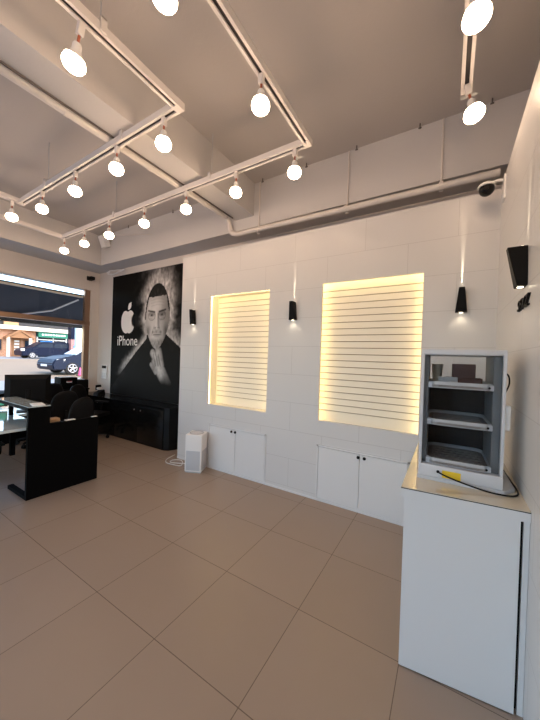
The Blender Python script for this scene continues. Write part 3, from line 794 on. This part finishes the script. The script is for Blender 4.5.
def paper(x, y, z, w, d, rz, label, group=None):
    o = MB().box(-w / 2, w / 2, -d / 2, d / 2, 0, .006).build('paper_sheets', M['paper']); o.location = (x, y, z); o.rotation_euler = (0, 0, rz)
    tag(o, label, 'paper', group)
paper(DX - .03, 1.72, .7905, .05, .10, .0, 'white paper slip on the low part of the desk end')
paper(DX - .02, 1.99, .7905, .04, .06, .0, 'small white card at the far corner of the desk end')
paper(-3.92, 1.44, .9925, .2, .11, -.2, 'white sheet standing in for glare at the outer end of the desk ledge')  # sheet laid where the ledge only shows white glare
o = MB().box(-.05, .05, -.05, .05, 0, .06, bev=.003).build('small_carton', M['tan']); o.location = (-3.87, 1.575, .7655)
tag(o, 'small tan carton on the worktop beside the low desk panel', 'box')
paper(-4.02, 1.60, .7655, .16, .14, .3, 'white sheet lying beside the small tan carton on the worktop')

def monitor(loc, rz, w, h, zc, label, scr):
    t = thing('computer_monitor', label, 'monitor', loc, rz)
    MB().box(-.12, .12, -.09, .09, 0, .012, bev=.004).build('base', M['black'], t)
    MB().box(-.03, .03, .03, .05, .012, zc, bev=.004).build('stand', M['black'], t)
    b = MB(); b.hull([(-w / 2, 0, zc - h / 2), (w / 2, 0, zc - h / 2), (w / 2, 0, zc + h / 2), (-w / 2, 0, zc + h / 2)], [(-w / 2 + .06, .045, zc - h / 2 + .05), (w / 2 - .06, .045, zc - h / 2 + .05), (w / 2 - .06, .045, zc + h / 2 - .06), (-w / 2 + .06, .045, zc + h / 2 - .06)])
    b.box(-w / 2, w / 2, -.02, 0, zc - h / 2, zc + h / 2, bev=.004); b.build('housing', M['black'], t, smooth=20)
    MB().box(-w / 2 + .012, w / 2 - .012, -.0215, -.02, zc - h / 2 + .018, zc + h / 2 - .012).build('screen', scr, t)
monitor((-4.90, 1.69, .7655), -1.90, .49, .40, .30, 'black monitor seen from behind on the reception desk', M['blackgloss'])
monitor((-5.35, 1.40, .7655), 1.30, .40, .13, .10, 'monitor showing a green screen at the left end of the desk', M['screen'])

# office chairs
def make_chair():
    t = thing('office_chair', '', 'chair')
    b = MB()
    for k in range(5):
        a = k * 2 * PI / 5 + .3; c, s = math.cos(a), math.sin(a)
        b.tube([(0, 0, .12), (.14 * c, .14 * s, .105), (.29 * c, .29 * s, .075)], [.03, .022, .015], 8)
    b.lathe([(0, .08), (.04, .08), (.035, .15), (0, .15)], n=14)
    b.build('star_base', M['black'], t)
    for k in range(5):
        a = k * 2 * PI / 5 + .3; c, s = math.cos(a), math.sin(a)
        w_ = MB().tube([(.28 * c - .022 * s, .28 * s + .022 * c, .031), (.28 * c + .022 * s, .28 * s - .022 * c, .031)], .03, 14)
        w_.tube([(.28 * c, .28 * s, .04), (.28 * c, .28 * s, .085)], .012, 8); w_.build('caster', M['black'], t)
    MB().tube([(0, 0, .12), (0, 0, .42)], .024, 12).build('gas_column', M['black'], t)
    b = MB().box(-.24, .24, -.23, .24, .42, .50, bev=.035); b.build('seat', M['leather'], t)
    # shell back: rounded outline, thickness and a gentle curve
    n = 22; out = []
    for k in range(n):
        a = 2 * PI * k / n; c, s = math.cos(a), math.sin(a)
        x = .205 * abs(c) ** .75 * (1 if c > 0 else -1); z = .26 * abs(s) ** .7 * (1 if s > 0 else -1)
        out.append((x * (1 - .08 * (z > 0) * z / .26), z))
    b = MB(); rings = []
    for f, y in ((.80, -.018), (.96, -.008), (1., .012), (.96, .032), (.80, .040)):
        rings.append([b.bm.verts.new((x * f, .235 + y + .30 * x * x * -1 + .08 * (z + .26), .74 + z * f)) for x, z in out])
    for r1, r2 in zip(rings, rings[1:]):
        for k in range(n): b.bm.faces.new((r1[k], r1[(k + 1) % n], r2[(k + 1) % n], r2[k]))
    for R in (rings[0], rings[-1]): b.bm.faces.new(R)
    b.build('backrest', M['leather'], t, smooth=60)
    MB().tube(spline([(0, .1, .41), (0, .24, .42), (0, .30, .5), (0, .30, .7)], 5), .018, 8).build('back_stem', M['black'], t)
    for s in (-1, 1):
        b = MB(); b.tube(spline([(s * .22, .02, .44), (s * .29, .02, .48), (s * .29, .0, .64)], 5), .014, 8); b.box(s * .29 - .035, s * .29 + .035, -.13, .13, .64, .67, bev=.012)
        b.build('armrest', M['black'], t)
    return t
CH = make_chair()
for i, (x, y, rz, sc_, lb) in enumerate(((-4.40, 1.93, -1.2, 1., 'black office chair directly behind the low desk end panel'),
                                    (-5.26, 2.17, -1.5, 1., 'black office chair behind the reception desk, beside the monitor'),
                                    (-5.56, 2.86, 2.0, 1.0, 'black office chair in front of the tagged black box, near the cabinet'),
                                    (-5.98, 2.22, -1.3, 1.06, 'black office chair furthest back, nearest the shop window'),
                                    (-4.60, 1.12, 1.5, .70, 'low black office chair with five-arm star base under the desk ledge'))):
    o = CH if i == 0 else copy_tree(CH)
    o.location = (x, y, 0); o.rotation_euler = (0, 0, rz); o.scale = (sc_,) * 3; o['label'] = lb; o['group'] = 'black office chairs around the desks'

# second black desk by the window, with paper and a tagged box
d2 = thing('window_desk', 'black desk standing along the shop window with boxes on it', 'desk', (-6.58, 2.6, 0))
MB().box(-.25, .25, -1.9, .60, .0, .83, bev=.005).build('body', M['desk'], d2)
MB().box(-.27, .27, -1.92, .61, .83, .86, bev=.003).build('top', M['desk'], d2)
sb = thing('storage_box', 'tall black box with a red and white tag on the window desk', 'box', (-6.5, 2.86, .861))
MB().box(-.13, .13, -.16, .14, 0, .225, bev=.006).build('box_body', M['desk'], sb)
MB().box(.130, .133, -.055, .04, .125, .155).build('tag_label', M['paper'], sb)
MB().box(.133, .1345, -.05, .035, .142, .154).build('tag_stripe', M['red'], sb)
paper(-6.5, 2.84, 1.087, .2, .24, .1, 'white sheets on top of the tagged black box')
o = MB().box(-.15, .15, -.10, .10, 0, .17, bev=.01).build('equipment_box', M['black']); o.location = (-6.5, 3.105, .861)
tag(o, 'plain black equipment box between tagged box and wall corner', 'box')
paper(-6.5, 3.10, 1.032, .18, .14, -.1, 'white sheet on the plain black equipment box')
ph = thing('desk_telephone', 'small black and white telephone on the black cabinet below the switches', 'telephone', (-6.3, 3.4, .711))
MB().hull([(-.09, -.08, 0), (.09, -.08, 0), (.09, .08, 0), (-.09, .08, 0)], [(-.08, -.07, .04), (.08, -.07, .04), (.08, .07, .10), (-.08, .07, .10)]).build('phone_body', M['black'], ph)
MB().box(-.05, .06, -.04, .05, .10, .15, bev=.015).build('handset', M['white_pl'], ph)
MB().box(-.07, -.03, -.05, .06, .085, .2, bev=.015).build('receiver_rest', M['black'], ph)

# ------------------------------------------------------------------ outside
def gz(x): return .4 + .0224 * (-17 - x)
def strip(name, xa, xb, y0, y1, m, label, dz=0.):
    b = MB(); b.hull([(xa, y0, gz(xa) - .3), (xb, y0, gz(xb) - .3), (xb, y1, gz(xb) - .3), (xa, y1, gz(xa) - .3)], [(xa, y0, gz(xa) + dz), (xb, y0, gz(xb) + dz), (xb, y1, gz(xb) + dz), (xa, y1, gz(xa) + dz)])
    return struct(b.build(name, m, smooth=0), label)
strip('street_pavement', -15., XL - .2, -2.8, 40, M['pave'], 'grey paving outside the shop window')
struct(MB().box(-14, 12, -22, YF - .2, -.2, -.02).build('street_bounce_paving', M['pave'], smooth=0), 'unseen grey paving before the shop front, added to bounce daylight')  # out of view, added so light paving bounces daylight inside
strip('street_road', -33.2, -15., -14, 40, M['asphalt'], 'sunlit tan road')
strip('street_kerb', -46., -33.2, -14, 40, M['pave'], 'far pavement in front of the brick house', .02)

aw = thing('shop_awning', 'dark navy awning with white folding arms outside the shop window', 'awning', (XL - .2, 1., 2.9))
b = MB(); b.hull([(-.02, -4, -.03), (-.02, 4.5, -.03), (-1.55, 4.5, -.50), (-1.55, -4, -.50)], [(-.02, -4, -.015), (-.02, 4.5, -.015), (-1.55, 4.5, -.485), (-1.55, -4, -.485)])
b.box(-1.56, -1.54, -4, 4.5, -.66, -.49); b.build('canopy', M['awning'], aw, smooth=0)
MB().tube([(-.06, -4, -.055), (-.06, 4.5, -.055)], .026, 10).build('roller_tube', M['cream'], aw)
MB().tube([(-.1, 2.35, -.13), (-.85, 2.15, -.36), (-1.45, 1.6, -.52)], .018, 8).build('folding_arm', M['white_pl'], aw)
MB().tube([(-.1, -1.6, -.13), (-.85, -1.8, -.36), (-1.45, -2.4, -.52)], .018, 8).build('folding_arm', M['white_pl'], aw)

# brick house with a gabled porch
XB = -38.; GB = gz(XB) + .02
bh = thing('brick_house', 'brick house with a timber gabled porch across the street', 'building', (XB, 10., GB))
b = MB(); b.box(-6, 0, -10, 3.62, 0, 2.75); b.build('wall', M['brick'], bh, smooth=0)
MB().box(-6, .5, -10, 7.2, 2.75, 3.15).build('fascia_board', M['cream'], bh, smooth=0)
b = MB(); b.box(-6, -.2, -10, 7.6, 3.15, 5.2); b.build('upper_wall', M['darkfac'], bh, smooth=0)
MB().box(-.2, .1, .95, 2.1, 3.15, 4.9).build('tan_panel', M['tan'], bh, smooth=0)
b = MB()
for sg in (-1, 1):
    yc = 2.05
    b.hull([(0, yc, 2.60), (0, yc, 2.78), (0, yc + sg * 1.15, 1.96), (0, yc + sg * 1.15, 1.80)], [(.9, yc, 2.60), (.9, yc, 2.78), (.9, yc + sg * 1.15, 1.96), (.9, yc + sg * 1.15, 1.80)])
b.build('gable_roof', M['timber'], bh, smooth=0)
b = MB(); b.prism([(.75, 1.15, 1.9), (.75, 2.95, 1.9), (.75, 2.05, 2.62)], (.06, 0, 0)); b.build('gable_board', M['timber'], bh, smooth=0)
for y in (1.1, 2.9): MB().box(.7, .85, y - .12, y + .12, 0, 1.95).build('porch_post', M['cream'] if y < 2 else M['white'], bh, smooth=0)
dr = MB().box(.0, .06, 1.65, 2.35, .05, 1.9).build('door', M['timber'], bh, smooth=0)
b = MB()
for z in (.3, .6, .9, 1.2, 1.5): b.box(.06, .08, 1.8, 2.2, z, z + .18)
b.build('door_panel', M['white'], dr, smooth=0)
for y0, y1 in ((.1, .85), (2.62, 3.1), (-1.6, -.6)):
    w_ = MB().box(.0, .05, y0, y1, .6, 1.75).build('window', M['timber'], bh, smooth=0)
    MB().box(.05, .06, y0 + .06, y1 - .06, .66, 1.69).build('pane', M['shopglass'], w_, smooth=0)
sh = thing('corner_shop', 'shop with a green sign and blue window poster beside the brick house', 'building', (XB, 15.2, GB))
MB().box(-6, -.05, -1.55, 2.2, 0, 2.7).build('shop_front', M['shopglass'], sh, smooth=0)
sg_ = MB().box(-.05, .35, -1.45, 1.35, 2.15, 2.72).build('sign_board', M['greensign'], sh, smooth=0)
b = MB()
for k in range(9): b.box(.35, .36, -1.15 + k * .26, -1.15 + k * .26 + .17, 2.36, 2.53)
b.build('sign_marks', M['paper'], sg_, smooth=0)
MB().box(-.04, .02, -1.15, .0, .75, 1.75).build('window_poster', M['bluesign'], sh, smooth=0)
for y in (-1.45, .05, 1.35): MB().box(-.05, .08, y - .05, y + .05, 0, 2.2).build('mullion', M['white_pl'], sh, smooth=0)
MB().box(-.05, .08, -1.45, 1.35, 1.85, 1.95).build('transom', M['white_pl'], sh, smooth=0)
bp = thing('brick_pillar', 'reddish brick pillar with dark sign boxes past the green shop', 'pillar', (-33.6, 15.35, gz(-33.6)))
MB().box(-.3, .3, -.38, .38, 0, 2.1).build('shaft', M['brickp'], bp, smooth=0)
MB().box(-.33, .33, -.42, .42, 2.1, 3.4).build('sign_box', M['vanpaint'], bp, smooth=0)
b = MB(); b.box(.3, .32, -.15, .15, 1.2, 1.45); b.build('plaque', M['bluesign'], bp, smooth=0)
pp = MB().box(-.12, .12, -.12, .12, 0, 3.6, bev=.02).build('lamp_post', M['palepole']); pp.location = (-20., 9.35, gz(-20)); tag(pp, 'pale blue metal post at the right edge of the shop window view', 'post')

def wheel(parent, x, y, r, side):
    w_ = MB(); w_.lathe([(0, -.1), (r * .7, -.1), (r, -.07), (r, .07), (r * .7, .1), (0, .1)], (x, y, r), 24, M['tyre'], axis='x')
    o = w_.build('wheel', M['tyre'], parent)
    b = MB()
    for k in range(5):
        a = 2 * PI * k / 5 + .2; c, s = math.cos(a), math.sin(a)
        b.tube([(x + side * .105, y, r), (x + side * .105, y + r * .6 * c, r + r * .6 * s)], r * .11, 6)
    b.tube([(x + side * .1, y + r * .62 * math.cos(2 * PI * k / 20), r + r * .62 * math.sin(2 * PI * k / 20)) for k in range(21)], r * .06, 6)
    b.build('hub', M['alloy'], o)
def body(prof, w, tuck, zb):
    """car body from a side profile (y,z); narrows above z=zb"""
    b = MB(); L = []
    for s in (-1, 1):
        row = []
        for y, z in prof:
            f = 1 - tuck * max(0, z - zb)
            row.append((s * w * f, y, z))
        L.append(row)
    b.hull(L[0], L[1])
    bmesh.ops.bevel(b.bm, geom=b.bm.edges[:], offset=.05, segments=2, affect='EDGES')
    return b
# dark blue van, nose to the left, roof low and long
vn = thing('parked_van', 'dark blue van parked across the street before the brick house', 'van', (-34.6, 13.35, gz(-34.6)))
body([(-2.3, .28), (-2.33, .75), (-2.1, .95), (-1.45, 1.08), (-.75, 1.6), (-.4, 1.68), (1.9, 1.68), (2.15, 1.5), (2.3, .95), (2.3, .28)], .93, .16, .95).build('body', M['vanpaint'], vn, smooth=25)
MB().prism([(.9, -1.25, 1.1), (.9, -.72, 1.5), (.9, .2, 1.55), (.9, .2, 1.1)], (-.03, 0, 0)).build('side_window', M['shopglass'], vn, smooth=0)
MB().prism([(.9, .3, 1.1), (.9, .3, 1.55), (.9, 1.85, 1.52), (.9, 2.05, 1.1)], (-.03, 0, 0)).build('side_window', M['shopglass'], vn, smooth=0)
MB().box(.6, .94, -2.34, -2.1, .72, .95, bev=.03).build('headlight', M['lamp'], vn)
MB().box(.8, .955, 2.15, 2.31, .9, 1.35, bev=.02).build('tail_light', M['red'], vn)
for y in (-1.5, 1.4): wheel(vn, .84, y, .33, 1); wheel(vn, -.84, y, .33, -1)
# navy car, nose to the left
cr = thing('parked_car', 'navy blue car parked outside the shop window, nose leftward', 'car', (-17.3, 8.75, gz(-17.3)))
body([(-2.12, .25), (-2.18, .55), (-2.05, .78), (-1.5, .93), (-1.0, 1.0), (-.35, 1.42), (.2, 1.5), (1.1, 1.45), (1.8, 1.1), (2.15, 1.0), (2.18, .3)], .90, .34, .95).build('body', M['carpaint'], cr, smooth=25)
MB().prism([(-.66, -1.0, 1.03), (.66, -1.0, 1.03), (.60, -.36, 1.445), (-.60, -.36, 1.445)], (0, -.02, .015)).build('windscreen', M['lamp'], cr, smooth=0)
MB().prism([(.80, -.75, 1.02), (.72, -.28, 1.36), (.71, .9, 1.38), (.80, 1.3, 1.02)], (.05, 0, 0)).build('side_window', M['shopglass'], cr, smooth=0)
MB().hull([(.5, -2.1, .58), (.88, -2.02, .58), (.9, -1.7, .60), (.5, -2.0, .60)], [(.5, -2.06, .74), (.86, -1.98, .78), (.9, -1.6, .80), (.5, -1.96, .76)]).build('headlight', M['lamp'], cr, smooth=0)
MB().box(-.3, .3, -2.2, -2.16, .42, .52).build('number_plate', M['paper'], cr, smooth=0)
for y in (-1.28, 1.35): wheel(cr, .82, y, .33, 1); wheel(cr, -.82, y, .33, -1)
pk = thing('traffic_cone', 'small pink marker cone beside the wheel of the navy car', 'cone', (-15.9, 7.6, gz(-15.9)))
MB().box(-.12, .12, -.12, .12, 0, .03).build('cone_base', M['black'], pk)
MB().lathe([(.09, .03), (.03, .42), (0, .43)], n=14).build('cone_body', M['pink'], pk)

# ------------------------------------------------------------------ light
wd = bpy.data.worlds.new('sky'); scene.world = wd; wd.use_nodes = True
nt = wd.node_tree; bg = nt.nodes['Background']
sky = nt.nodes.new('ShaderNodeTexSky'); sky.sky_type = 'NISHITA'; sky.sun_disc = False
sky.sun_elevation = math.radians(42); sky.sun_rotation = math.radians(60); sky.altitude = 50; sky.air_density = 1.2; sky.dust_density = 2.; sky.ozone_density = 1.5
nt.links.new(sky.outputs[0], bg.inputs[0]); bg.inputs[1].default_value = .72
sun = bpy.data.lights.new('sun', 'SUN'); sun.energy = 1.9; sun.angle = math.radians(.6); sun.color = (1, .93, .82)
so = bpy.data.objects.new('sun', sun); COL.objects.link(so)
so.rotation_euler = Vector((-.65, .35, -.75)).to_track_quat('-Z', 'Y').to_euler(); so.location = (-20, 0, 20)

# ------------------------------------------------------------------ camera
yaw, pitch, roll, fpx = -.5493, .0066, -.033, 292.0
cy, sy, cp, sp_, cr_, sr = math.cos(yaw), math.sin(yaw), math.cos(pitch), math.sin(pitch), math.cos(roll), math.sin(roll)
fwd = Vector((sy * cp, cy * cp, -sp_)); right = Vector((cy, -sy, 0)); down = fwd.cross(right)
r2 = cr_ * right + sr * down; d2_ = -sr * right + cr_ * down
cam = bpy.data.cameras.new('camera'); co = bpy.data.objects.new('camera', cam); COL.objects.link(co)
mw = Matrix((( r2.x, -d2_.x, -fwd.x, 0), (r2.y, -d2_.y, -fwd.y, 0), (r2.z, -d2_.z, -fwd.z, 1.6), (0, 0, 0, 1)))
co.matrix_world = mw
cam.sensor_fit = 'HORIZONTAL'; cam.sensor_width = 36.; cam.lens = fpx / 540 * 36.; cam.clip_start = .02; cam.clip_end = 300
scene.camera = co
vs = scene.view_settings
vs.view_transform = 'Standard'; vs.look = 'None'; vs.exposure = 0.; vs.gamma = 1.; vs.use_curve_mapping = False
